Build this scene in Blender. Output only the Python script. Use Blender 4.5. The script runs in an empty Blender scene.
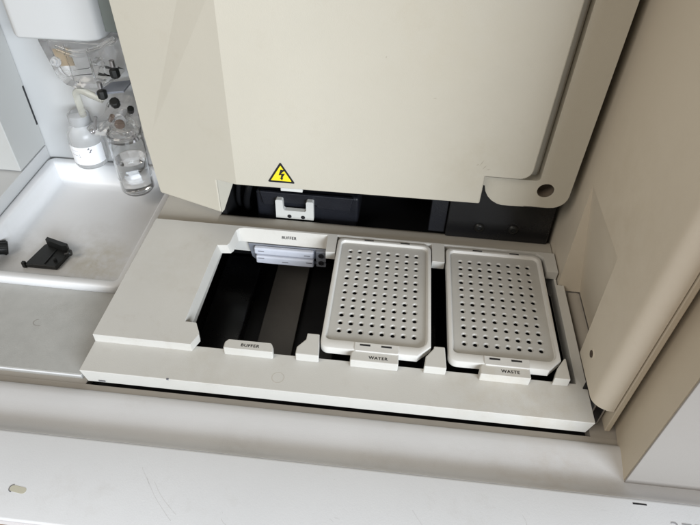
import bpy, bmesh, math, random
from mathutils import Vector, Matrix, noise
from mathutils.geometry import tessellate_polygon
C = bpy.context.scene.collection
S = 0.001                                   # everything below is written in millimetres
random.seed(4)

# ------------------------------------------------------------------ camera
cam_d = bpy.data.cameras.new("camera"); cam = bpy.data.objects.new("camera", cam_d); C.objects.link(cam)
cam_d.sensor_width = 36; cam_d.lens = 587.5/700*36; cam_d.clip_start = .01; cam_d.clip_end = 50
RX = (0.994522508921824, 0.1002120410211868, 0.029707340544188162)
RY = (0.09049533005235179, -0.6833214975172603, -0.724487630170098)
RZ = (-0.05230271968603841, 0.7232076312271163, -0.6886473318385158)
m = Matrix.Identity(4)
for i in range(3):
    m[i][0] = RX[i]; m[i][1] = -RY[i]; m[i][2] = -RZ[i]
m[0][3], m[1][3], m[2][3] = .029766, -.316699, .378814
cam.matrix_world = m
sc = bpy.context.scene
sc.camera = cam
# ------------------------------------------------------------------ light
W = bpy.data.worlds.new("World"); sc.world = W; W.use_nodes = True
W.node_tree.nodes["Background"].inputs[0].default_value = (1.0, .93, .83, 1)
W.node_tree.nodes["Background"].inputs[1].default_value = .13
def area(name, loc, target, sx, sy, power, col):
    l = bpy.data.lights.new(name, 'AREA'); l.shape = 'RECTANGLE'; l.size = sx; l.size_y = sy; l.energy = power; l.color = col
    o = bpy.data.objects.new(name, l); C.objects.link(o); o.location = loc
    o.rotation_euler = (Vector(target)-Vector(loc)).to_track_quat('-Z', 'Y').to_euler()
    return o
area("window_light", (2.45, -3.7, 1.30), (0, .05, 0), 3.2, 1.4, 338, (.87, .935, 1.0))
area("warm_fill", (-1.5, -1.5, 1.9), (.1, .0, .1), 1.5, 1.2, 34, (1.0, .925, .82))  # added fill without a real source, lifting the right wall and door
sc.view_settings.view_transform = 'Standard'; sc.view_settings.look = 'None'
sc.view_settings.exposure = -.07; sc.view_settings.gamma = 1
sc.cycles.max_bounces = 12; sc.cycles.transmission_bounces = 12

# ------------------------------------------------------------------ materials
def spot(M, c, r, col, amt):
    nt = M.node_tree; b = nt.nodes['Principled BSDF']; src = b.inputs['Base Color'].links[0].from_socket
    g = nt.nodes.new('ShaderNodeNewGeometry')
    d = nt.nodes.new('ShaderNodeVectorMath'); d.operation = 'DISTANCE'; d.inputs[1].default_value = [q*S for q in c]
    n = nt.nodes.new('ShaderNodeTexNoise'); n.inputs['Scale'].default_value = 45; n.inputs['Detail'].default_value = 8; n.inputs['Roughness'].default_value = .7
    nt.links.new(g.outputs['Position'], d.inputs[0]); nt.links.new(g.outputs['Position'], n.inputs['Vector'])
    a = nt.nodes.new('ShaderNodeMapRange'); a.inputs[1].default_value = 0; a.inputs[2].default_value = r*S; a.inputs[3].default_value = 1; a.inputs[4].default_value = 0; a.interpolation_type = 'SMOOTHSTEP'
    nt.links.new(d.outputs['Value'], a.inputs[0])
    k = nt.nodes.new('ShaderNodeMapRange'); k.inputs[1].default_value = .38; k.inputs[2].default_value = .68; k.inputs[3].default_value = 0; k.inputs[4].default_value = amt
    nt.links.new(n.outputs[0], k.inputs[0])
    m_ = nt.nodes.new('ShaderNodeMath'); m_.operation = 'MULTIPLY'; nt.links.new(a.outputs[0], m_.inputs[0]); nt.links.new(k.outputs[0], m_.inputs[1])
    x = nt.nodes.new('ShaderNodeMix'); x.data_type = 'RGBA'; x.inputs[7].default_value = (*col, 1)
    nt.links.new(m_.outputs[0], x.inputs[0]); nt.links.new(src, x.inputs[6]); nt.links.new(x.outputs[2], b.inputs['Base Color'])
def mat(name, col, rough=.5, bump=.0, bscale=400, var=.04, vscale=12, metal=0, trans=0, ior=1.46, alpha=1, spec=.5, dirt=0, dirtcol=(.30,.24,.16), coat=0):
    M = bpy.data.materials.new(name); M.use_nodes = True; nt = M.node_tree; b = nt.nodes["Principled BSDF"]
    b.inputs['Roughness'].default_value = rough; b.inputs['Metallic'].default_value = metal
    b.inputs['Transmission Weight'].default_value = trans; b.inputs['IOR'].default_value = ior
    b.inputs['Specular IOR Level'].default_value = spec; b.inputs['Coat Weight'].default_value = coat
    tc = nt.nodes.new('ShaderNodeTexCoord')
    n = nt.nodes.new('ShaderNodeTexNoise'); n.inputs['Scale'].default_value = vscale; n.inputs['Detail'].default_value = 6; n.inputs['Roughness'].default_value = .65
    nt.links.new(tc.outputs['Object'], n.inputs['Vector'])
    r = nt.nodes.new('ShaderNodeMapRange'); r.inputs[1].default_value = .3; r.inputs[2].default_value = .7; r.inputs[3].default_value = 1-var; r.inputs[4].default_value = 1+var
    nt.links.new(n.outputs[0], r.inputs[0])
    v = nt.nodes.new('ShaderNodeVectorMath'); v.operation = 'SCALE'; v.inputs[0].default_value = col
    nt.links.new(r.outputs[0], v.inputs['Scale'])
    out = v.outputs[0]
    if dirt:
        n2 = nt.nodes.new('ShaderNodeTexNoise'); n2.inputs['Scale'].default_value = 28; n2.inputs['Detail'].default_value = 9; n2.inputs['Roughness'].default_value = .75
        nt.links.new(tc.outputs['Object'], n2.inputs['Vector'])
        cr = nt.nodes.new('ShaderNodeMapRange'); cr.inputs[1].default_value = .56; cr.inputs[2].default_value = .78; cr.inputs[3].default_value = 0; cr.inputs[4].default_value = dirt
        nt.links.new(n2.outputs[0], cr.inputs[0])
        mx = nt.nodes.new('ShaderNodeMix'); mx.data_type = 'RGBA'; mx.inputs[7].default_value = (*dirtcol, 1)
        nt.links.new(cr.outputs[0], mx.inputs[0]); nt.links.new(out, mx.inputs[6]); out = mx.outputs[2]
    nt.links.new(out, b.inputs['Base Color'])
    rr = nt.nodes.new('ShaderNodeMapRange'); rr.inputs[3].default_value = max(0, rough-.07); rr.inputs[4].default_value = min(1, rough+.07)
    if rough > .1:
        nt.links.new(n.outputs[0], rr.inputs[0]); nt.links.new(rr.outputs[0], b.inputs['Roughness'])
    if bump:
        nb = nt.nodes.new('ShaderNodeTexNoise'); nb.inputs['Scale'].default_value = bscale; nb.inputs['Detail'].default_value = 3
        nt.links.new(tc.outputs['Object'], nb.inputs['Vector'])
        bp = nt.nodes.new('ShaderNodeBump'); bp.inputs['Strength'].default_value = bump; bp.inputs['Distance'].default_value = .0006
        nt.links.new(nb.outputs[0], bp.inputs['Height']); nt.links.new(bp.outputs[0], b.inputs['Normal'])
    return M
PL_DOOR = mat('cream_plastic', (.53, .50, .425), .42, .16, 1100, .03, 7, dirt=.14)
PL_DECK = mat('off_white_deck', (.575, .565, .535), .5, .15, 1200, .03, 9, dirt=.22)
PL_BASE = mat('white_base', (.70, .71, .73), .42, .10, 900, .03, 6, dirt=.22, dirtcol=(.4, .36, .30))
PL_LEDGE = mat('ledge_plastic', (.66, .66, .67), .42, .12, 900, .03, 9, dirt=.16, dirtcol=(.38, .34, .28))
PL_WALL = mat('beige_wall_plastic', (.63, .57, .475), .5, .12, 900, .02, 4, dirt=.08)
PL_BACK = mat('white_inner_wall', (.52, .525, .525), .5, .08, 700, .02, 5, dirt=.05)
PL_COVER = mat('side_cover_plastic', (.56, .495, .395), .5, .12, 900, .02, 5, dirt=.08)
PL_SINK = mat('white_tray_plastic', (.71, .715, .725), .34, .06, 500, .03, 8, dirt=.12, dirtcol=(.52, .48, .38))
PL_TRAY = mat('septa_tray_plastic', (.64, .63, .605), .36, .10, 1200, .03, 20, dirt=.16)
SHELF = mat('grey_shelf', (.42, .42, .405), .32, .25, 900, .06, 60, dirt=.35, dirtcol=(.25, .23, .2))
BAND = mat('grey_brown_band', (.40, .37, .33), .5, .1, 900, .06, 14, dirt=.3)
BLACK = mat('black_cavity', (.006, .006, .007), .6, var=.3)
BLACKG = mat('black_panel', (.010, .010, .011), .28, var=.2)
NAVY = mat('dark_navy_plastic', (.012, .013, .018), .45, .3, 700, .3)
RUN = mat('dark_grey_runner', (.125, .118, .11), .6, var=.15)
BLKPL = mat('black_plastic', (.007, .0075, .007), .45, .2, 500, .3)
INK = mat('black_ink', (.015, .015, .018), .5)
GREYINK = mat('grey_ink', (.16, .16, .18), .6)
YEL = mat('yellow_sticker', (.85, .70, .03), .4, var=.03)
STEEL = mat('steel', (.55, .54, .55), .28, metal=1, var=.1)
ACRY = mat('clear_acrylic', (.985, .99, .995), .02, trans=1, ior=1.12, coat=1, var=.01)
ACRY_S = mat('smoky_acrylic', (.965, .96, .955), .03, trans=.97, ior=1.17, coat=1, var=.08, vscale=60)
WATER = mat('water', (.97, .98, 1), .0, trans=1, ior=1.33, var=.0)
MILK = mat('milky_bottle', (.88, .89, .90), .22, trans=.72, ior=1.3, var=.03)
CREAM = mat('cream_tube', (.80, .79, .72), .2, trans=.75, ior=1.3, var=.05)
LABELW = mat('white_label_paper', (.86, .87, .90), .6, var=.01)
LILAC = mat('pale_window_plastic', (.72, .75, .84), .12, trans=.25, ior=1.4, var=.06, vscale=50)
GREYM = mat('grey_bracket', (.30, .32, .37), .35, metal=.4, var=.1)
WHITEP = mat('white_plastic', (.62, .62, .60), .4, .1, 800, .03, 20, dirt=.15)
DKGREEN = mat('recess_shade_green', (.16, .18, .17), .5, var=.05)
spot(PL_SINK, (-252, 82, -34), 48, (.48, .43, .29), .75); spot(PL_SINK, (-275, 110, -34), 60, (.40, .37, .32), .35); spot(PL_SINK, (-340, 92, -34), 40, (.30, .28, .25), .35); spot(PL_SINK, (-238, 52, -34), 30, (.35, .32, .27), .3)
spot(PL_LEDGE, (-60, -111, -16), 40, (.30, .27, .22), .22); spot(PL_LEDGE, (40, -112, -16), 40, (.34, .29, .22), .22); spot(PL_LEDGE, (170, -108, -18), 60, (.45, .36, .26), .35)
spot(PL_DOOR, (100, 105, 100), 60, (.42, .37, .27), .30); spot(PL_DOOR, (-40, 105, 190), 120, (.50, .48, .42), .22); spot(PL_DOOR, (60, 105, 220), 110, (.50, .45, .34), .25)
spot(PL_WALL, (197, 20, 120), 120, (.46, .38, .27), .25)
spot(PL_DECK, (150, -45, -9), 90, (.42, .34, .22), .35); spot(PL_DECK, (-100, -45, -9), 60, (.40, .36, .28), .25); spot(PL_DECK, (-160, 60, 0), 70, (.42, .38, .30), .25)
WOOD = mat('brown_wood', (.26, .14, .075), .5, .2, 200, .25, 20)
OVAL = mat('yellowed_plastic', (.58, .56, .46), .5)

# ------------------------------------------------------------------ mesh building
class MB:
    def __init__(s): s.bm = bmesh.new()
    def v(s, p): return s.bm.verts.new(p)
    def face(s, vs):
        try: return s.bm.faces.new(vs)
        except ValueError: return None
    def fill(s, rings):
        flat = [v for r in rings for v in r]
        for t in tessellate_polygon([[v.co for v in r] for r in rings]): s.face([flat[i] for i in t])
    def prism(s, poly, a, b, axis='z', holes=(), shrink=None):
        """poly in the plane across axis; axis z:(x,y) y:(x,z) x:(y,z)"""
        def P(p, h):
            return {'z': (p[0], p[1], h), 'y': (p[0], h, p[1]), 'x': (h, p[0], p[1])}[axis]
        caps = []
        for h, sh in ((a, shrink), (b, None)):
            edges = []; rings = []
            for k, lp in enumerate([poly, *holes]):
                if sh and k == 0:
                    cx = sum(q[0] for q in lp)/len(lp); cy = sum(q[1] for q in lp)/len(lp)
                    lp = [(q[0]+(sh if q[0] < cx else -sh), q[1]+(.8 if q[1] < cy else -.8)) for q in lp]
                r = [s.v(P(p, h)) for p in lp]; rings.append(r)
            caps.append(rings)
            if not holes and len(rings[0]) <= 4: s.face(rings[0])
            else: s.fill(rings)
        for r0, r1 in zip(*caps):
            n = len(r0)
            for i in range(n): s.face([r0[i], r0[(i+1) % n], r1[(i+1) % n], r1[i]])
        return s
    def box(s, x0, x1, y0, y1, z0, z1):
        return s.prism([(x0, y0), (x1, y0), (x1, y1), (x0, y1)], z0, z1)
    def loft(s, loops, cap0=False, cap1=False, closed=True):
        rs = [[s.v(p) for p in l] for l in loops]
        n = len(rs[0])
        for a, b in zip(rs, rs[1:]):
            for i in range(n if closed else n-1): s.face([a[i], a[(i+1) % n], b[(i+1) % n], b[i]])
        if cap0: s.face(rs[0])
        if cap1: s.face(rs[-1])
        return rs
    def lathe(s, prof, c=(0, 0, 0), axis=(0, 0, 1), n=32):
        q = Vector((0, 0, 1)).rotation_difference(Vector(axis))
        loops = []
        for r, h in prof:
            loops.append([Vector(c)+q @ Vector((max(r, .01)*math.cos(t*2*math.pi/n), max(r, .01)*math.sin(t*2*math.pi/n), h)) for t in range(n)])
        s.loft(loops, True, True); return s
    def tube(s, pts, r, n=12):
        pts = [Vector(p) for p in pts]
        # Catmull-Rom smoothing
        out = []
        for i in range(len(pts)-1):
            p0 = pts[max(i-1, 0)]; p1 = pts[i]; p2 = pts[i+1]; p3 = pts[min(i+2, len(pts)-1)]
            for k in range(6):
                t = k/6
                out.append(.5*((2*p1)+(p2-p0)*t+(2*p0-5*p1+4*p2-p3)*t*t+(3*p1-p0-3*p2+p3)*t**3))
        out.append(pts[-1]); loops = []
        up = None
        for i, p in enumerate(out):
            d = (out[min(i+1, len(out)-1)]-out[max(i-1, 0)]).normalized()
            if up is None:
                up = d.orthogonal().normalized()
            up = (up-d*up.dot(d)).normalized(); w = d.cross(up)
            loops.append([p+r*(up*math.cos(a*2*math.pi/n)+w*math.sin(a*2*math.pi/n)) for a in range(n)])
        s.loft(loops, True, True); return s
ROOT = {}
def obj(name, mb, material, parent=None, bevel=0, seg=2, ang=30, smooth=True, sharp=None):
    bm = mb.bm if isinstance(mb, MB) else mb
    bmesh.ops.recalc_face_normals(bm, faces=bm.faces)
    me = bpy.data.meshes.new(name)
    if parent is not None: org = Vector(ROOT[parent.name])
    else:
        co = [v.co for v in bm.verts]
        org = Vector(((min(c.x for c in co)+max(c.x for c in co))/2, (min(c.y for c in co)+max(c.y for c in co))/2, min(c.z for c in co)))
    bmesh.ops.translate(bm, vec=-org, verts=bm.verts)
    bmesh.ops.scale(bm, vec=(S, S, S), verts=bm.verts)
    for e in bm.edges:
        if len(e.link_faces) == 2 and e.calc_face_angle(0) > math.radians(sharp or ang): e.smooth = False
    for f in bm.faces: f.smooth = smooth
    bm.to_mesh(me); bm.free(); me.materials.append(material)
    o = bpy.data.objects.new(name, me); C.objects.link(o)
    if parent is not None: o.parent = parent
    else: o.location = org*S
    ROOT[o.name] = org
    if bevel:
        b = o.modifiers.new('bevel', 'BEVEL'); b.width = bevel*S; b.segments = seg; b.limit_method = 'ANGLE'; b.angle_limit = math.radians(ang); b.harden_normals = True
    return o
def thing(name, loc, label, cat, group=None):
    o = bpy.data.objects.new(name, None); o.empty_display_size = .02; C.objects.link(o); o.location = Vector(loc)*S
    ROOT[o.name] = Vector(loc); return tag(o, label, cat, group)
def tag(o, label, cat, group=None):
    o['label'] = label; o['category'] = cat
    if group: o['group'] = group
    return o
def text(name, body, size, pos, xdir, updir, material, parent, weight=0, shear=0, sx=1):
    """flat lettering lying just proud of a surface; pos = centre, mm"""
    cu = bpy.data.curves.new(name, 'FONT'); cu.body = body; cu.size = size; cu.align_x = 'CENTER'; cu.align_y = 'CENTER'
    cu.extrude = .06; cu.offset = weight; cu.shear = shear; cu.space_character = 1.14 if weight > 0 else 1
    t = bpy.data.objects.new('tmp', cu); C.objects.link(t); bpy.context.view_layer.update()
    me = bpy.data.meshes.new_from_object(t.evaluated_get(bpy.context.evaluated_depsgraph_get()))
    bpy.data.objects.remove(t)
    X = Vector(xdir).normalized(); Y = Vector(updir).normalized(); Z = X.cross(Y)
    org = Vector(ROOT[parent.name])
    for v in me.vertices:
        v.co = (Vector(pos)+X*v.co.x*sx+Y*v.co.y+Z*v.co.z-org)*S
    if weight > 0:                          # heavier strokes: the same letters again, a hair to each side
        b = bmesh.new(); b.from_mesh(me)
        for k in (-1, 1):
            g = bmesh.ops.duplicate(b, geom=b.verts[:]+b.edges[:]+b.faces[:] if k == -1 else base)
            if k == -1: base = [e for e in g['geom_orig'] if e.is_valid] if 'geom_orig' in g else b.verts[:]
            bmesh.ops.translate(b, vec=(X*k*.11+Z*.012*k)*S, verts=[e for e in g['geom'] if isinstance(e, bmesh.types.BMVert)])
            if k == -1: base = [f for f in b.verts[:] if f not in set(g['geom'])]; base = base+list({e for v in base for e in v.link_edges})+list({f for v in base for f in v.link_faces})
        b.to_mesh(me); b.free()
    me.materials.clear(); me.materials.append(material); me.name = name
    o = bpy.data.objects.new(name, me); C.objects.link(o); o.parent = parent; ROOT[o.name] = org
    return o
def arc(cx, cy, r, a0, a1, n=8):
    return [(cx+r*math.cos(math.radians(a0+(a1-a0)*i/n)), cy+r*math.sin(math.radians(a0+(a1-a0)*i/n))) for i in range(n+1)]
def circ(cx, cy, r, n=28): return [(cx+r*math.cos(2*math.pi*i/n), cy+r*math.sin(2*math.pi*i/n)) for i in range(n)]
def rloop(x0, x1, y0, y1, rs, z, n=6):
    """rounded rectangle; rs = (front-left, front-right, rear-right, rear-left); a negative radius is a straight chamfer"""
    out = []
    for (cx, cy, sx, sy, a), r in zip(((x0, y0, 1, 1, 180), (x1, y0, -1, 1, 270), (x1, y1, -1, -1, 0), (x0, y1, 1, -1, 90)), rs):
        q = abs(r); px, py = cx+sx*q, cy+sy*q
        pts = [(px+q*math.cos(math.radians(a+90*i/n)), py+q*math.sin(math.radians(a+90*i/n))) for i in range(n+1)]
        if r < 0:
            A, B = pts[0], pts[-1]; pts = [(A[0]+(B[0]-A[0])*i/n, A[1]+(B[1]-A[1])*i/n) for i in range(n+1)]
        out += [(p[0], p[1], z) for p in pts]
    return out

# ------------------------------------------------------------------ surface under the machine
o = obj('bench_top', MB().box(-700, 600, -700, 500, -150, -110), WOOD, bevel=2); o['kind'] = 'structure'

# ------------------------------------------------------------------ the cabinet
cab = thing('instrument_cabinet', (0, 0, -110), 'pale beige laboratory instrument cabinet whose open bay holds the deck, basin and door', 'laboratory instrument')
# lower body: band under the deck, raised soft ledge, trough climbing to the front lip
prof = [(-67.6, -110), (-67.6, -25), (-68.8, -23), (-71.5, -21.6), (-77, -21.1), (-84, -21.3), (-92, -22.1), (-98, -22.7), (-103, -22.2), (-107, -20.4), (-110.3, -17.8), (-112.8, -14.8), (-114.2, -14.3), (-114.2, -110)]
# open hole for the deck well: two side pieces, a rear and a front piece
mb = MB()
mb.prism(prof, -470, 340, 'x')
obj('base_ledge', mb, PL_LEDGE, cab, ang=50)
mb = MB(); mb.box(-470, 340, -67.55, -61.2, -110, -26.6); mb.box(-470, -199.5, -61.15, -26, -110, -27.1); mb.box(203.5, 340, -61.15, -26, -110, -27.1)
obj('recessed_band', mb, BAND, cab)
obj('dark_trench', MB().box(-199.4, 203.4, -61.0, -26, -60, -36), BLACK, cab)
mb = MB(); mb.box(-470, -152, -25.9, 240, -110, -36); mb.box(202, 340, -25.9, 240, -110, -27.3)
mb.box(-151.9, 201.9, 165, 240, -110, -50)
obj('inner_floor', mb, BAND, cab)
mb = MB()
fp = [(-114.25, -110), (-114.25, -14.6), (-115, -14.1), (-116, -14), (-175, -14), (-176, -14.4), (-176.4, -15.4), (-176.4, -17), (-175.6, -17.6), (-150, -18), (-146, -24), (-146, -110)]
mb.prism(fp, -470, 340, 'x')
panel = obj('front_panel', mb, PL_BASE, cab, ang=60)
text('handwritten_number', '373', 15.5, (247.5, -134, -13.93), (1, -.02, 0), (.0, 1, 0), mat('pale_pencil', (.33, .33, .35), .6), panel, weight=-.22, shear=.25, sx=1.0)
obj('latch_slot', MB().prism([(217.2, -117.4), (226.6, -117.4), (226.6, -118.6), (217.2, -118.6)], -14.30, -13.90), INK, panel)
mb = MB(); mb.prism(arc(-205, -155.8, 2.2, 90, 270)+arc(-197.5, -156.6, 2.2, -90, 90), -14.30, -13.88)
obj('yellowed_plug', mb, OVAL, panel)
mb = MB(); mb.prism([(p[0], p[1]) for p in arc(-205, -155.8, 2.8, 90, 270)]+[(-205, -158.0), (-206, -157.4)]+[(p[0], p[1]) for p in arc(-205, -155.8, 2.2, 270, 90)][1:], -14.30, -13.86)
obj('plug_edge', mb, GREYINK, panel)
# fine scratches on the front panel and the trough
mb = MB()
def scratch(pts, w):
    for (A, B) in zip(pts, pts[1:]):
        dx, dy = B[0]-A[0], B[1]-A[1]; q = math.hypot(dx, dy); nx, ny = -dy*w/q, dx*w/q
        mb.face([mb.v((A[0]-nx, A[1]-ny, -13.96)), mb.v((B[0]-nx, B[1]-ny, -13.96)), mb.v((B[0]+nx, B[1]+ny, -13.96)), mb.v((A[0]+nx, A[1]+ny, -13.96))])
for x, y, L, cv in ((-118, -138, 34, .10), (-112, -140, 26, .14), (-124, -131, 14, .05), (66, -140, 26, .04), (140, -135, 12, -.2), (-60, -160, 9, .3)):
    pts = []
    for k in range(9):
        t = k/8; pts.append((x+L*t*.55+cv*L*t*t*2+random.uniform(-.15, .15), max(y-L*t*.8, -172)))
    if len({round(p[1], 2) for p in pts}) > 8: scratch(pts, .07)
for k in range(14):
    x = random.gauss(60, 90); y = random.uniform(-170, -120); a = random.gauss(-.3, .5); L = random.uniform(.8, 4)
    if -215 < x < 230: scratch([(x, y), (x+L*.5*math.cos(a), y+L*.5*math.sin(a)+.2), (x+L*math.cos(a), y+L*math.sin(a))], .05)
obj('scratches', mb, mat('scuff_mark', (.56, .555, .55), .6), panel)['kind'] = 'stuff'

# side shelf of grey metal on the left
mb = MB(); mb.box(-470, -202.5, -57, 36, -22, -20); mb.box(-364, -358, 36, 226, -22, -20); mb.box(-206, -202.5, 36, 226, -22, -20)
mb.box(-470, -204, -56.2, -40, -36, -22.2)
obj('side_shelf', mb, SHELF, cab, .5)
mb = MB(); mb.box(-470, -202.8, -57.9, -57.05, -21.8, -20.15)
obj('shelf_edge', mb, PL_SINK, cab, .2)

# rear ledge behind the deck
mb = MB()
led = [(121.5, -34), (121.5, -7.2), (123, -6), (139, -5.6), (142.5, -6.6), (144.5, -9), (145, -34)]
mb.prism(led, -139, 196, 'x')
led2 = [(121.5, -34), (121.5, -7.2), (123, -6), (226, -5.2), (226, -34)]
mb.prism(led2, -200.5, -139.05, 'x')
obj('rear_ledge', mb, mat('ledge_door_shade', (.40, .375, .33), .45, .12, 900, .04, 12, dirt=.3), cab, ang=50)  # darker brown puts part of the door's shade into the ledge colour

# black cavity behind the deck
mb = MB(); mb.box(-133, 196, 226, 232, -60, 330); mb.box(-133, 192, 145.1, 226, -62, -30)
mb.box(-139, -133.2, 145.05, 232, -60, 330)
obj('cavity_lining', mb, BLACK, cab)
obj('roof', MB().box(-470, 212, 133, 234, 341, 360), PL_BACK, cab, 1)
mb = MB(); mb.prism([(137.5, -5), (142, -5), (156, 60), (156, 120), (151, 120)], 91, 191.5, 'x')
rp = obj('black_rear_panel', mb, BLACKG, cab, 1)
for x, z in ((123, 8.5), (156, 9.5)):
    y = 137.5+(z+5)*.107
    q = obj('screw', MB().lathe([(0, 0), (4.8, 0), (5, .8), (4.2, 2.0), (2.4, 2.7), (2.2, 1.6), (0, 1.5)], (x, y+.2, z), (0, -1, .1), 24), BLKPL, rp, ang=40)
mb = MB(); mb.prism([(143, -5), (150, -5), (156, 60), (156, 120), (151, 120)], 74, 90.8, 'x')
obj('dark_side_block', mb, NAVY, cab, 1)

mb = MB().tube([(-118, 190, -28), (-119, 176, -22), (-118, 168, -8), (-114, 164, 10), (-108, 163, 28), (-100, 166, 48)], 3.6, 14)
obj('black_hose', mb, BLACKG, cab, ang=60)
mb = MB().tube([(-127, 196, -28), (-128, 178, -20), (-127, 170, -4), (-124, 167, 16), (-118, 166, 36), (-108, 170, 54)], 2.4, 12)
obj('black_hose', mb, BLACKG, cab, ang=60)
# back and left walls of the wet bay
mb = MB(); mb.box(-470, -139.3, 228, 234, -36, 620)
obj('back_wall', mb, PL_BACK, cab)
PL_COL = mat('grey_side_plastic', (.46, .465, .455), .5, .08, 700, .03, 5, dirt=.12)
mb = MB(); mb.prism([(172, 3.8), (227.4, 3.8), (227.4, 620), (172, 620)], -470, -364, 'x')
obj('left_column', mb, PL_COL, cab, 1)
mb = MB(); mb.box(-470, -364.2, -56, 227.2, -19.8, 2.0)
obj('left_curb', mb, PL_BACK, cab, .8)
obj('corner_slot', MB().box(-365, -363.7, 224.2, 226.6, 30, 76), INK, cab)

# right inner wall with its tapered pocket
mb = MB()
X = 197
TF = (6.5, 99); TR = (95, 99); BR = (87, -17); BF = (-3, 3)
A = [(-45, 3), (-45, 620), (230, 620), (230, -17), BR, TR, TF, BF]
ring = [mb.v((X, y, z)) for y, z in A]; mb.fill([ring])
pr = mb.v((219, 87, -17)); pf = mb.v((216, -3, -3)); pfl = mb.v((219, -3, -17))
TRv, TFv, BRv, BFv = ring[5], ring[6], ring[4], ring[7]
mb.face([TRv, BRv, pr]); mb.face([TRv, pr, TFv]); mb.face([TFv, pr, pfl]); mb.face([TFv, pfl, BFv])
# rounded front edge, returning to a 15 mm thick wall
arcp = [(X+15-15*math.cos(t), -45-12*math.sin(t)) for t in [i*math.pi/2/20 for i in range(21)]]
lo = [mb.v((x, y, 3)) for x, y in arcp[1:]]; hi = [mb.v((x, y, 620)) for x, y in arcp[1:]]
lo = [ring[0]]+lo; hi = [ring[1]]+hi
for i in range(20): mb.face([lo[i], lo[i+1], hi[i+1], hi[i]])
e0 = mb.v((212.2, -45, 3)); e1 = mb.v((212.2, -45, 620)); mb.face([lo[20], e0, e1, hi[20]])
b0 = mb.v((212.2, -3, 3)); mb.face([ring[0], *lo[1:], e0, b0, BFv])
wall = obj('inner_side_wall', mb, PL_WALL, cab, ang=7)
hb = MB().lathe([(0, -.5), (2.3, -.5), (2.5, .25), (4.2, .25), (4.6, -.3)], (X-.1, -20.4, 23.5), (-1, 0, 0), 28)
obj('hole_rim', hb, PL_WALL, wall, ang=40)
obj('screw_hole', MB().lathe([(0, 0), (2.9, 0), (2.9, .5), (0, .5)], (X-.3, -20.4, 23.5), (-1, 0, 0), 24), mat('brown_hole', (.07, .05, .035), .6), wall)
# steel door track between wall and cover
mb = MB(); mb.box(209, 210.4, -50, -22, -26, 2.4); mb.box(203.5, 205, -46, -22, -26, 2.6); mb.box(205.2, 208.8, -38, -22, -26, -18)
obj('door_track', mb, STEEL, cab, .3)
mb = MB(); mb.prism([(213, -58), (217, -58), (219.4, -54), (219.4, -46), (213, -46)], -22, 620)
obj('door_seal', mb, PL_COVER, cab, .8)
mb = MB(); mb.box(220, 226, -30, 30, -26.8, 620); mb.box(198, 219, -30, -29, -26.8, 2.5)
obj('gap_lining', mb, BLACK, cab)
# outer side cover at the right
mb = MB()
mb.prism([(226.5, -30), (219, -96.2), (219.4, -97), (340, -97), (340, 30), (228, 30)], -26, 620)
obj('side_cover', mb, PL_COVER, cab, .8)
obj('cover_face', MB().box(219.0, 340, -98.6, -97.1, -26, 620), mat('dimmed_white_face', (.31, .29, .27), .45, .1, 900, .02, 6, dirt=.1), cab, .5)  # cabinet white, with the weaker light here put into a darker colour

# pocket strip at the right of the deck
mb = MB(); mb.prism([(207.5, -26.8), (207.5, -19), (208.5, -18), (215.5, -17.6), (218.6, -18.4), (218.6, -26.8)], -28.9, 86, 'y')
obj('guide_strip', mb, BAND, cab, ang=50)

# the dark well below the deck opening
mb = MB()
mb.box(-151.5, -150, -25.8, 164.5, -84, -27.5); mb.box(200, 201.5, -25.8, 164.5, -84, -27.5)
mb.box(-151.5, 201.5, -25.7, -25, -84, -27.5); mb.box(-151.5, 201.5, 163.5, 164.8, -84, -34.5)
mb.box(-151.5, 201.5, -25.8, 164.8, -86, -84.1)
well = obj('deck_well', mb, BLACK, cab)
mb = MB(); mb.box(-84.5, -48.5, -24.8, 163, -84, -79)
obj('grey_runner', mb, RUN, well, 1)
mb = MB(); mb.box(-140, -100, -20, 150, -84, -70); mb.box(-20, -6, -20, 160, -84, -60); mb.box(76, 90, -20, 160, -84, -56)
obj('well_rib', mb, BLACKG, well, 2)

# ------------------------------------------------------------------ the reservoir deck
deck = thing('reservoir_deck', (0, 20, -25), 'off white slotted deck frame with BUFFER, WATER and WASTE positions in front of the bay', 'instrument deck')
mb = MB()
outer = [(-200, -60.5), (202, -60.5), (202, 86), (195.6, 86), (195.6, 120), (-198, 120)]
hole = [(-129, -25.5), (193.6, -25.5), (193.6, 110.5), (-129, 110.5)]
mb.prism(outer, -24, -9, 'z', [hole], shrink=3)
obj('front_rail', mb, PL_DECK, deck, .9, 3)
tp = [(-198, 119.6), (-199, -31), (-117.5, -31.2)]
tp += [(-113.6, -20.5), (-114.5, -17.5), (-119.3, -8.4), (-128.6, -8.2), (-129.2, -6.5), (-128.0, 80), (-127.4, 88.8), (-118.5, 89.8), (-116.6, 93)]
tp += [(-115, 112), (-112.5, 115.6), (-108, 117.2), (-24.5, 117.4), (-23.6, 93), (-14.6, 93), (-14.9, 117.6), (77.6, 117.6), (77.9, 93.2), (89.6, 93.2), (89.8, 117.6), (178, 117.6), (184.5, 112), (185.4, 93), (195.4, 93), (195.4, 119.6)]
mb = MB()
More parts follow.
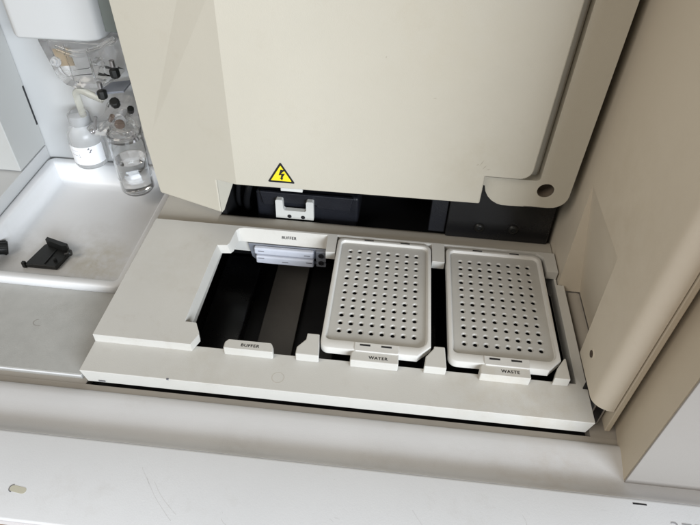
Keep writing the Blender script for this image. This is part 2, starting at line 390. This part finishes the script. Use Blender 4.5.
# upper plate; the buffer recess is cut with a face that leans forward
top = [mb.v((x, y, 0)) for x, y in tp]
def lean(p):
    x, y = p
    if y > 112 and -113 < x < -20: return (x+1.5*(x < -60), 108.5, -10.5)
    if y > 100 and x < -110 and x > -120: return (x+2.5, y-4, -10.5)
    if -8 < y < 95 and -130 < x < -115: return (x+3.4, y-1.5, -9.02)
    return (x, y, -9.02)
bot = [mb.v(lean(p)) for p in tp]
mb.fill([top]); mb.fill([bot])
for i in range(len(tp)):
    j = (i+1) % len(tp); mb.face([top[i], top[j], bot[j], bot[i]])
plate = obj('top_plate', mb, PL_DECK, deck, .8, 3)
text('buffer_lettering', 'BUFFER', 4.0, (-62.5, 113.0-.12, -5.0+.12), (1, 0, 0), (0, .77, 1), INK, plate, weight=.004)
# label blocks
def block(name, pts, word=None, wc=None):
    b = MB(); b.prism(pts, -9.02, 0)
    o = obj(name, b, PL_DECK, deck, 1.0, 3)
    if word: text(word.lower()+'_lettering', word, 4.1, (*wc, .05), (1, 0, 0), (0, 1, 0), INK, o, weight=.004)
    return o
block('label_block', [(-90.8, -31), (-50.2, -31), (-50.4, -26.5), (-52.6, -22.2), (-88.8, -22.2), (-90.8, -25)], 'BUFFER', (-69.5, -27))
block('label_block', [(12.2, -31.2), (50.9, -31.2), (50.9, -20.5), (14.2, -20.5), (12.2, -24)], 'WATER', (34.5, -27.0))
block('label_block', [(115.6, -31.6), (155.4, -31.6), (155.4, -26), (155, -21.6), (117.6, -21.6), (115.6, -25)], 'WASTE', (139.6, -27.2))
block('spacer_block', [(-32, -30.4), (-13, -30.4), (-15.2, -7.6), (-25.5, -7.6), (-25.6, -14), (-32, -22.8)])
block('spacer_block', [(71.2, -30.2), (89.2, -30.2), (88.2, -8.4), (79.3, -8.4), (79, -11), (72.6, -20)])
block('spacer_block', [(173.6, -29), (186.2, -29), (185.8, -8.2), (184.6, -8.2), (177.4, -19)])
# faint round mould marks on the rail
for x, y in ((-43, -48.5),):
    mb = MB(); lo = [[(x+r*math.cos(a*math.pi/16), y+r*math.sin(a*math.pi/16), -8.97+h) for a in range(32)] for r, h in ((5.2, -.05), (5.1, .02), (4.5, .02), (4.4, -.05))]
    mb.loft(lo); obj('mould_ring', mb, mat('mould_ring_grey', (.50, .475, .43), .6), deck)
obj('small_chip', MB().box(-187, -181.5, -60.75, -60.3, -21.5, -20.4), GREYINK, deck)
obj('small_chip', MB().box(-129.5, -127.6, -60.5, -59.3, -10.2, -8.93), GREYINK, deck)
mb = MB(); mb.loft([[(-262+r*1.3*math.cos(a*math.pi/16), -9+r*math.sin(a*math.pi/16), -20.03+h) for a in range(10, 28)] for r, h in ((4.2, -.03), (4.1, .06), (3.4, .06), (3.3, -.03))], closed=False)
obj('water_mark', mb, mat('mark_grey', (.30, .29, .27), .6), cab)
# window bracket screwed under the rear lip of the open buffer slot
mb = MB(); mb.prism([(-103, -11.2), (-24, -11.2), (-24, -31.5), (-97, -31.5), (-100, -28)], 107, 109, 'y')
br = obj('window_bracket', mb, GREYM, deck, .5)
mb = MB(); mb.box(-96, -36.5, 101.5, 106.8, -20, -11.6)
obj('upper_bar', mb, LILAC, br, 1.8, 4)
mb = MB(); mb.box(-94.5, -36.5, 100, 106.8, -30.6, -21)
obj('lower_bar', mb, LILAC, br, 1.8, 4)
obj('end_plate', MB().box(-34.5, -24.5, 103.5, 106.9, -31.2, -11.4), GREYM, br, .5)
for z in (-16, -25.5):
    obj('screw', MB().lathe([(0, 0), (2.7, 0), (2.6, 1.0), (1.6, 1.2), (1.5, .5), (0, .5)], (-29.5, 103.6, z), (0, -1, 0), 20), INK, br, ang=40)
mb = MB()
for x0, z0 in ((-92, -15), (-92, -23), (-46, -16), (-44, -24), (-68, -26)):
    mb.box(x0, x0+6, 101.2 if z0 > -20.5 else 99.7, 101.45 if z0 > -20.5 else 99.95, z0-.45, z0+.45)
obj('small_marks', mb, GREYINK, br)

# ------------------------------------------------------------------ perforated trays
def make_tray():
    t = thing('perforated_tray', (31.5, 47, -8), 'off white perforated reservoir tray in the WATER slot, nearer the open slot', 'perforated tray', 'perforated reservoir trays on the deck')
    x0, x1, y0, y1 = -13.6, 76.8, -21, 115
    R_ = (7, -11, 8, 6)
    mb = MB()
    def L(d, z): return rloop(x0+d, x1-d, y0+d, y1-d, tuple((abs(r)-d*(.6 if r < 0 else 1) if abs(r) > d else .6)*(1 if r > 0 else -1) for r in R_), z)
    def Q(d, z): return rloop(-10.4+d, 73.8-d, -12.6+d, 111.6-d, tuple(max(v-d, 1.2) for v in (4.5, 9, 6, 5)), z)
    mb.loft([L(1.2, -7.5), L(0, -7), L(0, -.2), L(.22, .42), L(.75, .7), Q(-.3, .7), Q(0, .6), Q(.3, .1), Q(.5, -1.1), Q(.8, -1.65), Q(1.3, -1.8)])
    obj('rim', mb, PL_TRAY, t, ang=40)
    # the perforated field: 8 x 12 countersunk holes
    mb = MB(); N = 16; bm = mb.bm
    grid = {}
    def gv(x, y):
        k = (round(x, 3), round(y, 3))
        if k not in grid: grid[k] = mb.v((x, y, -1.8))
        return grid[k]
    for i in range(8):
        for j in range(12):
            cx, cy = 9*i, 9*j
            sq = []
            for k in range(N):
                a = 2*math.pi*k/N+math.pi/4
                c_, s_ = math.cos(a), math.sin(a); f = 4.5/max(abs(c_), abs(s_))
                sq.append(gv(cx+c_*f, cy+s_*f))
            prev = sq
            jx, jy = random.uniform(-.08, .08), random.uniform(-.08, .08)
            q = random.uniform(.95, 1.05)
            for r, z in ((2.65, -1.8), (2.5, -1.9), (1.75, -2.9), (1.65, -3.2)):
                cur = [mb.v((cx+jx+q*r*math.cos(2*math.pi*k/N+math.pi/4), cy+jy+q*r*math.sin(2*math.pi*k/N+math.pi/4), z)) for k in range(N)]
                for k in range(N): mb.face([prev[k], prev[(k+1) % N], cur[(k+1) % N], cur[k]])
                prev = cur
    bm.edges.ensure_lookup_table()
    be = [e for e in bm.edges if len(e.link_faces) == 1 and all(abs(v.co.z+1.8) < 1e-4 for v in e.verts)]
    ol = [mb.v(p) for p in Q(1.3, -1.8)]
    oe = [bm.edges.new((ol[i], ol[(i+1) % len(ol)])) for i in range(len(ol))]
    bmesh.ops.triangle_fill(bm, edges=be+oe, use_beauty=True)
    for f in bm.faces:
        if f.normal.z < 0: f.normal_flip()
    obj('perforated_plate', mb, mat('grey_plate_plastic', (.47, .46, .435), .33, .10, 1200, .05, 20, dirt=.28, dirtcol=(.36, .33, .27)), t, ang=32)
    # black underside, the latch tongue with two slots, notches at the rear
    mb = MB(); mb.loft([Q(.5, -7.6), Q(.5, -5.6)], True, True)
    obj('reservoir_below', mb, BLACK, t)
    mb = MB(); mb.prism([(15.5, -21.8), (50, -21.8), (50.8, -20), (50.8, -13.2), (14.5, -13.2), (14.5, -20)], -1.5, 1.25)
    tg = obj('latch_tongue', mb, PL_TRAY, t, .5)
    for a in (18.8, 36.2): obj('slot', MB().box(a, a+8.6, -16.6, -14.8, .8, 1.32), INK, tg)
    for a in (12, 47): obj('notch', MB().box(a, a+9, 112.9, 114.4, .2, .95), INK, t, .2)
    return t
tray = make_tray()
def dup(root, d, label):
    r = root.copy(); C.objects.link(r); r.location = root.location+Vector(d)*S; r['label'] = label
    for ch in root.children:
        c = ch.copy(); C.objects.link(c); c.parent = r
        for g in ch.children:
            q = g.copy(); C.objects.link(q); q.parent = c
    return r
bpy.context.view_layer.update()
dup(tray, (104.7, -1.2, 0), 'off white perforated reservoir tray in the WASTE slot beside the right wall')

# ------------------------------------------------------------------ the big door and its arm
door = thing('instrument_door', (0, 118, 20), 'large cream hinged door raised over the back of the deck with a warning triangle', 'instrument door')
mb = MB()
H = 600
def v3(x, y, z): return (x, y, z)
F0 = v3(-106.6, 105, 60.6); F1 = v3(-104.2, 105, H)
f_pts = [F0, v3(111.6, 105, 62.5), v3(111.3, 105, 91.5)]+[v3(140+10*math.sin(t), 105, 102.5-10*math.cos(t)-1) for t in [i*math.pi/2/6 for i in range(7)]]+[v3(151.4, 105, H), F1]
nt_ = v3(-126.9, 112.1, 59.0); ck = v3(-127, 112.2, 20.5); LL = v3(-194.4, 135.1, 20.3); L1 = v3(-198.6, 136.4, 84); L2 = v3(-198.6, 136.4, 120); LT = v3(-212, 143, H)
AP = v3(-188.1, 132.9, 91.4); CL = v3(-122, 121.0, H); CR = v3(-104.9, 105.3, H)
FZ = v3(-105.9, 105, 233); CLd = v3(-110, 110, 287); CL = v3(-108, 110.5, H); AP2 = AP
faces = [f_pts[:-1]+[F1, FZ], [F0, FZ, AP, LL, ck, nt_], [FZ, F1, CL, CLd, AP], [AP, CLd, CL, LT, L2, L1, LL]]
vd = {}
def gv(p, dy=0):
    k = (p, dy)
    if k not in vd: vd[k] = mb.v((p[0], p[1]+dy, p[2]))
    return vd[k]
for f in faces: mb.fill([[gv(p) for p in f]])
be = [e for e in mb.bm.edges if len(e.link_faces) == 1]
inv = {v: k for k, v in vd.items()}
for f in faces: mb.fill([[gv(p, 27) for p in f]])
for e in be:
    a, b = e.verts; pa, pb = inv[a][0], inv[b][0]
    mb.face([a, b, gv(pb, 27), gv(pa, 27)])
panel_d = obj('door_panel', mb, PL_DOOR, door, 1.6, 3, ang=40, sharp=5)
mb = MB(); mb.prism([(-128.2, 60.5), (-126.8, 20.8), (-112, 60.5)], 112, 139.5, 'y')
mb.bm.free(); mb = MB()
mb.face([mb.v(p) for p in ((-126.7, 112.5, 20.8), (-126.7, 112.5, 60), (-112, 138, 60), (-125.4, 117, 20.8))])
mb.face([mb.v(p) for p in ((-127.5, 139, 20.8), (-127.5, 139, 60), (-112, 138.2, 60), (-125.4, 117.2, 20.8))])
obj('cheek_return', mb, PL_DOOR, door)
# warning triangle
def tri(cx, z0, w, h, r):
    P = [Vector((cx-w/2, z0)), Vector((cx+w/2, z0)), Vector((cx, z0+h))]
    out = []
    for i in range(3):
        p = P[i]; a = (P[i-1]-p).normalized(); b = (P[(i+1) % 3]-p).normalized()
        for k in range(5):
            t = k/4; q = p+a*r*(1-t)+b*r*t; c = (a+b).normalized()
            q = q-c*0.25*r*math.sin(math.pi*t); out.append((q.x, q.y))
    return out
sg = obj('warning_sticker', MB().prism(tri(-64.9, 67.8, 24.6, 21.6, 1.3), 104.6, 104.93, 'y'), INK, door)
obj('yellow_field', MB().prism(tri(-64.9, 69.9, 18.6, 16.2, .5), 104.3, 104.55, 'y'), YEL, sg)
mb = MB(); bolt = [(-64.9, 82.0), (-66.8, 76.0), (-64.4, 76.6), (-65.1, 73.0), (-66.2, 73.3), (-64.0, 70.8), (-62.8, 73.9), (-63.7, 73.6), (-61.2, 78.1), (-64.9, 77.6), (-61.1, 81.6)]
obj('lightning_bolt', MB().prism(bolt, 104.05, 104.28, 'y'), INK, sg)
obj('catch_tab', MB().box(-66.5, -46.5, 106.5, 112, 57.2, 60.9), WHITEP, door, .5)
# small scuffs on the door front
mb = MB()
for (x, z, l, a) in ((106, 105, 7, 1.1), (109, 101, 5, 1.0), (103, 103, 3, .7), (60, 160, 3, .2), (20, 190, 2, 1.2), (112.5, 99, 4, .4)):
    dx, dz = l*math.cos(a)/2, l*math.sin(a)/2; w = .35
    mb.face([mb.v((x-dx, 104.96, z-dz)), mb.v((x+w, 104.96, z-w)), mb.v((x+dx, 104.96, z+dz)), mb.v((x-w, 104.96, z+w))])
obj('scuffs', mb, mat('scuff_grey', (.42, .38, .31), .6), door)
# L-shaped arm with pivot hole
ap = [(159.4, H), (159.3, 90)]+[(158.6, 88), (157, 87)]+[(112, 87)]+[(112.4, 78)]+[(135+24*math.cos(math.radians(a))*.9, 82+24*math.sin(math.radians(a))) for a in (190, 205, 220, 235, 250, 262)]+[(140, 58.2), (173, 59.2)]
ap += [(174+14*math.sin(math.radians(a)), 73.4-14*math.cos(math.radians(a))) for a in (0, 15, 30, 45, 60, 75, 90)]+[(188.2, H)]
mb = MB(); mb.prism(ap, 112, 128, 'y', [circ(166.5, 77.3, 7.2)])
arm = obj('door_arm', mb, PL_DOOR, door, 1.5, 3, ang=40)
hb = MB(); ls = [[(166.5+r*math.cos(a*math.pi/16), y, 77.3+r*math.sin(a*math.pi/16)) for a in range(32)] for r, y in ((6.9, 112.6), (6.8, 125))]
hb.loft(ls, False, True); obj('pivot_hole', hb, mat('hole_brown', (.16, .13, .10), .5), arm)
# raised fillet web in the inner corner of the arm
mb = MB(); mb.prism([(112.5, 86.6), (159, 86.6), (159, H), (153.5, H), (153.5, 92), (112.5, 92)], 121, 127.5, 'y')
obj('arm_web', mb, PL_DOOR, arm, .6)

# ------------------------------------------------------------------ sampler tray with a white pull, in the dark bay
smp = thing('sampler_drawer', (-55, 165, -30), 'dark sampler drawer with a white U shaped pull in the gap under the door', 'drawer')
mb = MB(); mb.box(-104, 2, 156, 215, -29, 18)
obj('drawer_body', mb, NAVY, smp, 3, 3)
mb = MB(); mb.prism([(-99, 20), (-3, 20), (-6, 4), (-40, 4), (-41, 8), (-84, 8), (-85, 4), (-96, 4)], 152, 155.8, 'y')
obj('drawer_lip', mb, NAVY, smp, 1)
mb = MB()
u = [(-82, -7.5), (-43, -7.5), (-43, 14.5), (-44.5, 15.5), (-49.5, 15.5), (-50.6, 14), (-50.6, 4), (-52, 2.6), (-72.5, 2.6), (-74, 4), (-74.4, 14), (-75.5, 15.3), (-80.5, 15.3), (-81.8, 14)]
mb.prism(u, 146.5, 151.8, 'y')
ph = obj('pull_handle', mb, WHITEP, smp)
for x in (-68, -54): obj('dark_hole', MB().lathe([(0, 0), (2.2, 0), (2.2, .2), (0, .2)], (x, 146.5, -4.6), (0, -1, 0), 20), INK, ph)

# ------------------------------------------------------------------ white basin
mb = MB()
def SL(d, z, lean=0): return rloop(-363+d, -201.5-d, 32+d, 225-d, tuple(max(q-d, 2) for q in (13, 13, 13, 10)), z, 8)
mb.loft([SL(4, -19.9), SL(0.6, -19.9), SL(0, -19.4), SL(0, -13.2), SL(.5, -12.2), SL(1.6, -11.5), SL(3, -11.3), SL(7.5, -11.6), SL(9.3, -12.6), SL(10.5, -15.6), SL(13, -27), SL(15, -32), SL(18.5, -34.3), SL(26, -34.6)], False, True)
tag(obj('drip_basin', mb, PL_SINK, None, ang=60), 'white rectangular plastic drip basin with faint stains, left of the deck', 'basin')

# black moulded clip lying in the basin
clip = thing('black_clip', (-303, 84, -34.5), 'square black moulded plastic clip lying flat in the white basin', 'clip')
mb = MB(); mb.prism([(-319, 68), (-287, 68), (-283, 90), (-309, 101), (-313, 98)], -34.2, -29.5)
obj('clip_base', mb, BLKPL, clip, .8)
mb = MB(); mb.prism([(-309.5, 97), (-289, 90), (-284, 90.5), (-284.5, 94), (-309.5, 101.5)], -29.5, -21.5)
obj('upright_flange', mb, BLKPL, clip, .6)
mb = MB(); mb.tube([(-285, 85, -28), (-283, 85.6, -27.6), (-281, 86.4, -27)], 1.7); mb.lathe([(0, 0), (3.4, .2), (3.6, 1.4), (3, 2.6), (0, 2.8)], (-281.5, 86.4, -27), (1, .3, .1), 16)
obj('clip_knob', mb, BLKPL, clip, ang=50)
mb = MB(); mb.box(-321.5, -318, 67, 70.5, -34.2, -27.5)
obj('clip_foot', mb, BLKPL, clip, .5)
for k in range(1):
    x = -300+k*8; obj('clip_rib', MB().prism([(x, 71), (x+1.2, 71), (x+3.4, 92), (x+2.2, 92)], -29.6, -28.4), BLKPL, clip, .2)
obj('clip_pin', MB().lathe([(0, 0), (1.6, 0), (1.6, 3.4), (1.1, 3.8), (0, 3.8)], (-291, 76, -29.6), n=16), BLKPL, clip, ang=40)
mb = MB().lathe([(0, 0), (6.4, 0), (7, 1), (7, 8), (6.6, 10.5), (5.4, 11.2), (5.2, 8), (0, 7.6)], (-346, 88, -29), (-.7, -.45, .25), 28)
for k in range(14):
    a = k*2*math.pi/14
    q = Vector((0, 0, 1)).rotation_difference(Vector((-.7, -.45, .25)))
    p0 = Vector((-346, 88, -29)); pts = [p0+q @ Vector((7.3*math.cos(a), 7.3*math.sin(a), h)) for h in (1.4, 7.8)]
    mb.tube(pts, .55, 6)
tag(obj('ribbed_knob', mb, BLKPL, None, ang=50), 'round black ribbed knob at the left side of the white basin', 'knob')

# ------------------------------------------------------------------ polymer delivery head at the upper left
hs = thing('pump_housing', (-290, 205, 140), 'pale rounded pump housing hanging above the clear block at the upper left', 'housing')
mb = MB(); mb.prism([(-330, 195), (-326, 190.5), (-262, 194), (-250, 199), (-246, 206), (-246, 227), (-334, 227), (-334, 199)], 143.5, 330)
obj('housing_shell', mb, PL_BACK, hs, 3, 4)
obj('side_recess', MB().box(-245.6, -215, 204, 227, 150, 330), DKGREEN, hs, 1)  # solid panel; the shade of the recess is put into its dark colour

ub = thing('upper_pump_block', (-270, 205, 92), 'clear acrylic pump block with a white knob, under the pump housing', 'pump block')
mb = MB()
mb.prism([(-311, 142), (-303, 104), (-297, 97), (-287, 93.5), (-262, 95), (-240, 108), (-236, 142)], 196, 214, 'y', [circ(-262, 118, 4.5, 20)])
obj('acrylic_body', mb, ACRY_S, ub, 1.8, 3)
mb = MB()
mb.box(-285, -279, 192, 195.6, 98, 140); mb.box(-262, -250, 189.5, 195.6, 108, 138)

obj('channel_insert', mb, ACRY, ub, .8)
mb = MB(); mb.prism([(-298, 134), (-282, 135), (-281, 119), (-296, 117)], 195.1, 195.7, 'y')
obj('amber_window', mb, mat('amber_stain', (.42, .34, .24), .3, trans=.3, var=.2), ub)
mb = MB().lathe([(0, 0), (4.9, 0), (4.9, 2.2), (3.6, 2.6), (3.4, 5.6), (2.6, 6), (1.3, 6), (1.2, 3), (0, 3)], (-297, 195, 122), (-.2, -1, .25), 12)
obj('white_knob', mb, MILK, ub, ang=40)
for x, z in ((-257, 92.5), (-238.5, 116)):
    mb = MB().lathe([(0, 0), (2.4, 0), (2.4, 6), (0, 6)], (x-1.5, 191, z+7), (0, 0, 1), 12)
    st = obj('fitting_stem', mb, STEEL, ub, ang=40)
    mb = MB().lathe([(0, 0), (3.2, 0), (4.8, 1.5), (5, 4), (4.9, 8), (3, 9.2), (0, 9)], (x, 189, z-3.5), (-.1, .1, 1), 8)
    obj('black_fitting', mb, BLKPL, ub, .3)
mb = MB()
for z, dz in ((136, 6), (132, 9)):
    mb.tube([(-290, 190, z+4), (-270, 187, z+1), (-250, 187, z+dz), (-232, 190, z+dz+9)], 2.0)
obj('clear_tubing', mb, ACRY, ub, ang=60)
mb = MB(); mb.prism([(-266, 92.6), (-236, 98), (-236, 96), (-266, 91)], 192, 215, 'y')
obj('grey_base_plate', mb, GREYM, ub)

lb = thing('lower_pump_block', (-258, 205, 46), 'clear acrylic valve block with silver screws, above the two bottles', 'pump block')
mb = MB(); mb.prism([(-286, 53), (-282, 46), (-236, 44), (-228, 50), (-226, 82), (-246, 88), (-256, 84), (-262, 72)], 190, 206, 'y', [circ(-247, 66, 6.5, 24)])
obj('acrylic_body', mb, ACRY_S, lb, 1.5, 3)
mb = MB().lathe([(0, 0), (12, 0), (13, 1.5), (13, 5), (11, 6.5), (9, 7), (8.6, 12), (6, 13.5), (0, 13.5)], (-247, 194, 55), (0, -.25, 1), 32)
mb.lathe([(0, 0), (3, 0), (3, 12), (0, 12)], (-262, 190, 60), (.6, -.2, .5), 16)
mb.lathe([(0, 0), (2.4, 0), (2.4, 26), (0, 26)], (-272, 190, 52), (.75, 0, .6), 16)
obj('valve_body', mb, ACRY, lb, ang=40)
mb = MB().lathe([(0, 0), (2.4, 0), (2.4, 8), (0, 8)], (-256, 188, 66), (.5, -.2, .7), 18)
mb.lathe([(2.6, 0), (5, 0), (5, 1.2), (2.6, 1.2)], (-247, 188.5, 62), (0, -1, .4), 24)
obj('amber_insert', mb, mat('amber_resin', (.36, .27, .22), .12, trans=.75, var=.2, coat=1), lb, ang=40)
for x, z in ((-279.5, 50), (-238, 50)):
    obj('silver_screw', MB().lathe([(0, 0), (2.7, 0), (2.7, 1.8), (2.1, 2.4), (1.3, 2.4), (1.2, 1.2), (0, 1.2)], (x, 189.8, z), (0, -1, .1), 20), STEEL, lb, ang=40)
obj('black_knob', MB().lathe([(0, 0), (4.6, 0), (5, 1.5), (5, 6.5), (4, 7.5), (0, 7.5)], (-246.5, 190, 83), (.1, -.5, .8), 8), BLKPL, lb, .4)
obj('black_knob', MB().lathe([(0, 0), (3.4, 0), (3.4, 6), (0, 6)], (-233, 190, 77), (.3, -.4, .7), 8), BLKPL, lb, .4)
mb = MB().tube([(-292, 202, 60), (-292.5, 202, 80), (-291, 201, 87), (-284, 199, 91), (-274, 197, 88), (-262, 196, 84)], 3.6, 16)
obj('cream_elbow', mb, CREAM, lb, ang=60)
mb = MB().tube([(-276, 191, 52), (-274, 190, 60), (-272, 190, 66)], 1.2, 8); mb.lathe([(0, 0), (1.8, 0), (1.8, 1.6), (0, 1.6)], (-272, 190, 66), (0, 0, 1), 10)
obj('steel_pin', mb, STEEL, lb, ang=50)

# bottles
b1 = thing('labelled_bottle', (-300, 208, -2), 'small milky bottle with a white paper label, left of the water jar', 'bottle')
c1 = (-300, 206, 0)
mb = MB().lathe([(0, 0), (14, 0), (16.6, 1.2), (17.6, 3.5), (17.6, 34), (16.5, 40), (12.5, 46), (9.5, 49), (9.5, 60), (8.6, 60), (8.4, 50), (0, 49)], c1, n=48)
obj('bottle_body', mb, MILK, b1, ang=50)
mb = MB(); lo = []
for z in (7, 29): lo.append([(c1[0]+17.85*math.cos(math.radians(a)), c1[1]+17.85*math.sin(math.radians(a)), z) for a in range(185, 356, 6)])
mb.loft(lo, closed=False)
lbm = obj('paper_label', mb, LABELW, b1, ang=60)
mb = MB()
def onb(a, z): return (c1[0]+18*math.cos(math.radians(a)), c1[1]+18*math.sin(math.radians(a)), z)
for a0, z0, a1, z1 in [(232+3*k, 19.3-.05*k, 235.2+3*k, 19.2-.05*k) for k in range(9)]+[(264, 22, 264.6, 17.5), (261, 17.4, 263.5, 17.3), (263.5, 17.3, 267, 17.5)]+[(236+4*k, 24.6, 238.4+4*k, 24.5) for k in range(7)]:
    mb.face([mb.v(onb(a0, z0)), mb.v(onb(a1, z1)), mb.v(onb(a1+.9, z1-.35)), mb.v(onb(a0+.9, z0-.35))])
for a0, z0 in ((296, 27), (303, 25), (299, 23)):
    mb.face([mb.v(onb(a0, z0)), mb.v(onb(a0+6, z0+1.4)), mb.v(onb(a0+7, z0-.4)), mb.v(onb(a0+1, z0-1.4))])
obj('pen_marks', mb, GREYINK, lbm)
mb = MB().lathe([(0, 0), (11, 0), (11.3, 1), (11, 10), (9, 11.5), (0, 11.5)], (c1[0], c1[1], 49.5), n=32)
obj('bottle_cap', mb, MILK, b1, ang=50)

c2 = (-243, 184, -16)
b2 = thing('water_jar', c2, 'clear glass jar half full of water hanging beside the door, over the basin', 'bottle')
mb = MB().lathe([(0, 0), (11, 0), (15.5, 1.6), (17.6, 5), (17.6, 60), (16.4, 65), (15.6, 67), (15.6, 71), (14.6, 71), (14.6, 66), (16.2, 59), (16.4, 5.5), (14.2, 3), (10.5, 1.6), (0, 1.6)], c2, n=48)
obj('glass_jar', mb, mat('jar_glass', (.99, .995, .995), .0, trans=1, ior=1.10, var=0, coat=1), b2, ang=50)
mb = MB().lathe([(0, 1.75), (10.4, 1.75), (14.1, 3.2), (16.2, 5.6), (16.2, 40), (16.35, 41), (15.6, 40.4), (0, 40.2)], c2, n=48)
obj('water', mb, WATER, b2, ang=50)
mb = MB().lathe([(0, 66), (16, 66), (17.4, 67), (17.6, 72), (16, 74), (0, 74)], c2, n=40)
obj('jar_lid', mb, ACRY_S, b2, ang=40)
for z in (20, 48):
    mb = MB()
    mb.loft([[(c2[0]+r*math.cos(a*math.pi/24), c2[1]+r*math.sin(a*math.pi/24), c2[2]+z+h) for a in range(48)] for r, h in ((17.55, -.5), (17.95, 0), (17.55, .5))])
    obj('moulded_band', mb, ACRY, b2, ang=80)
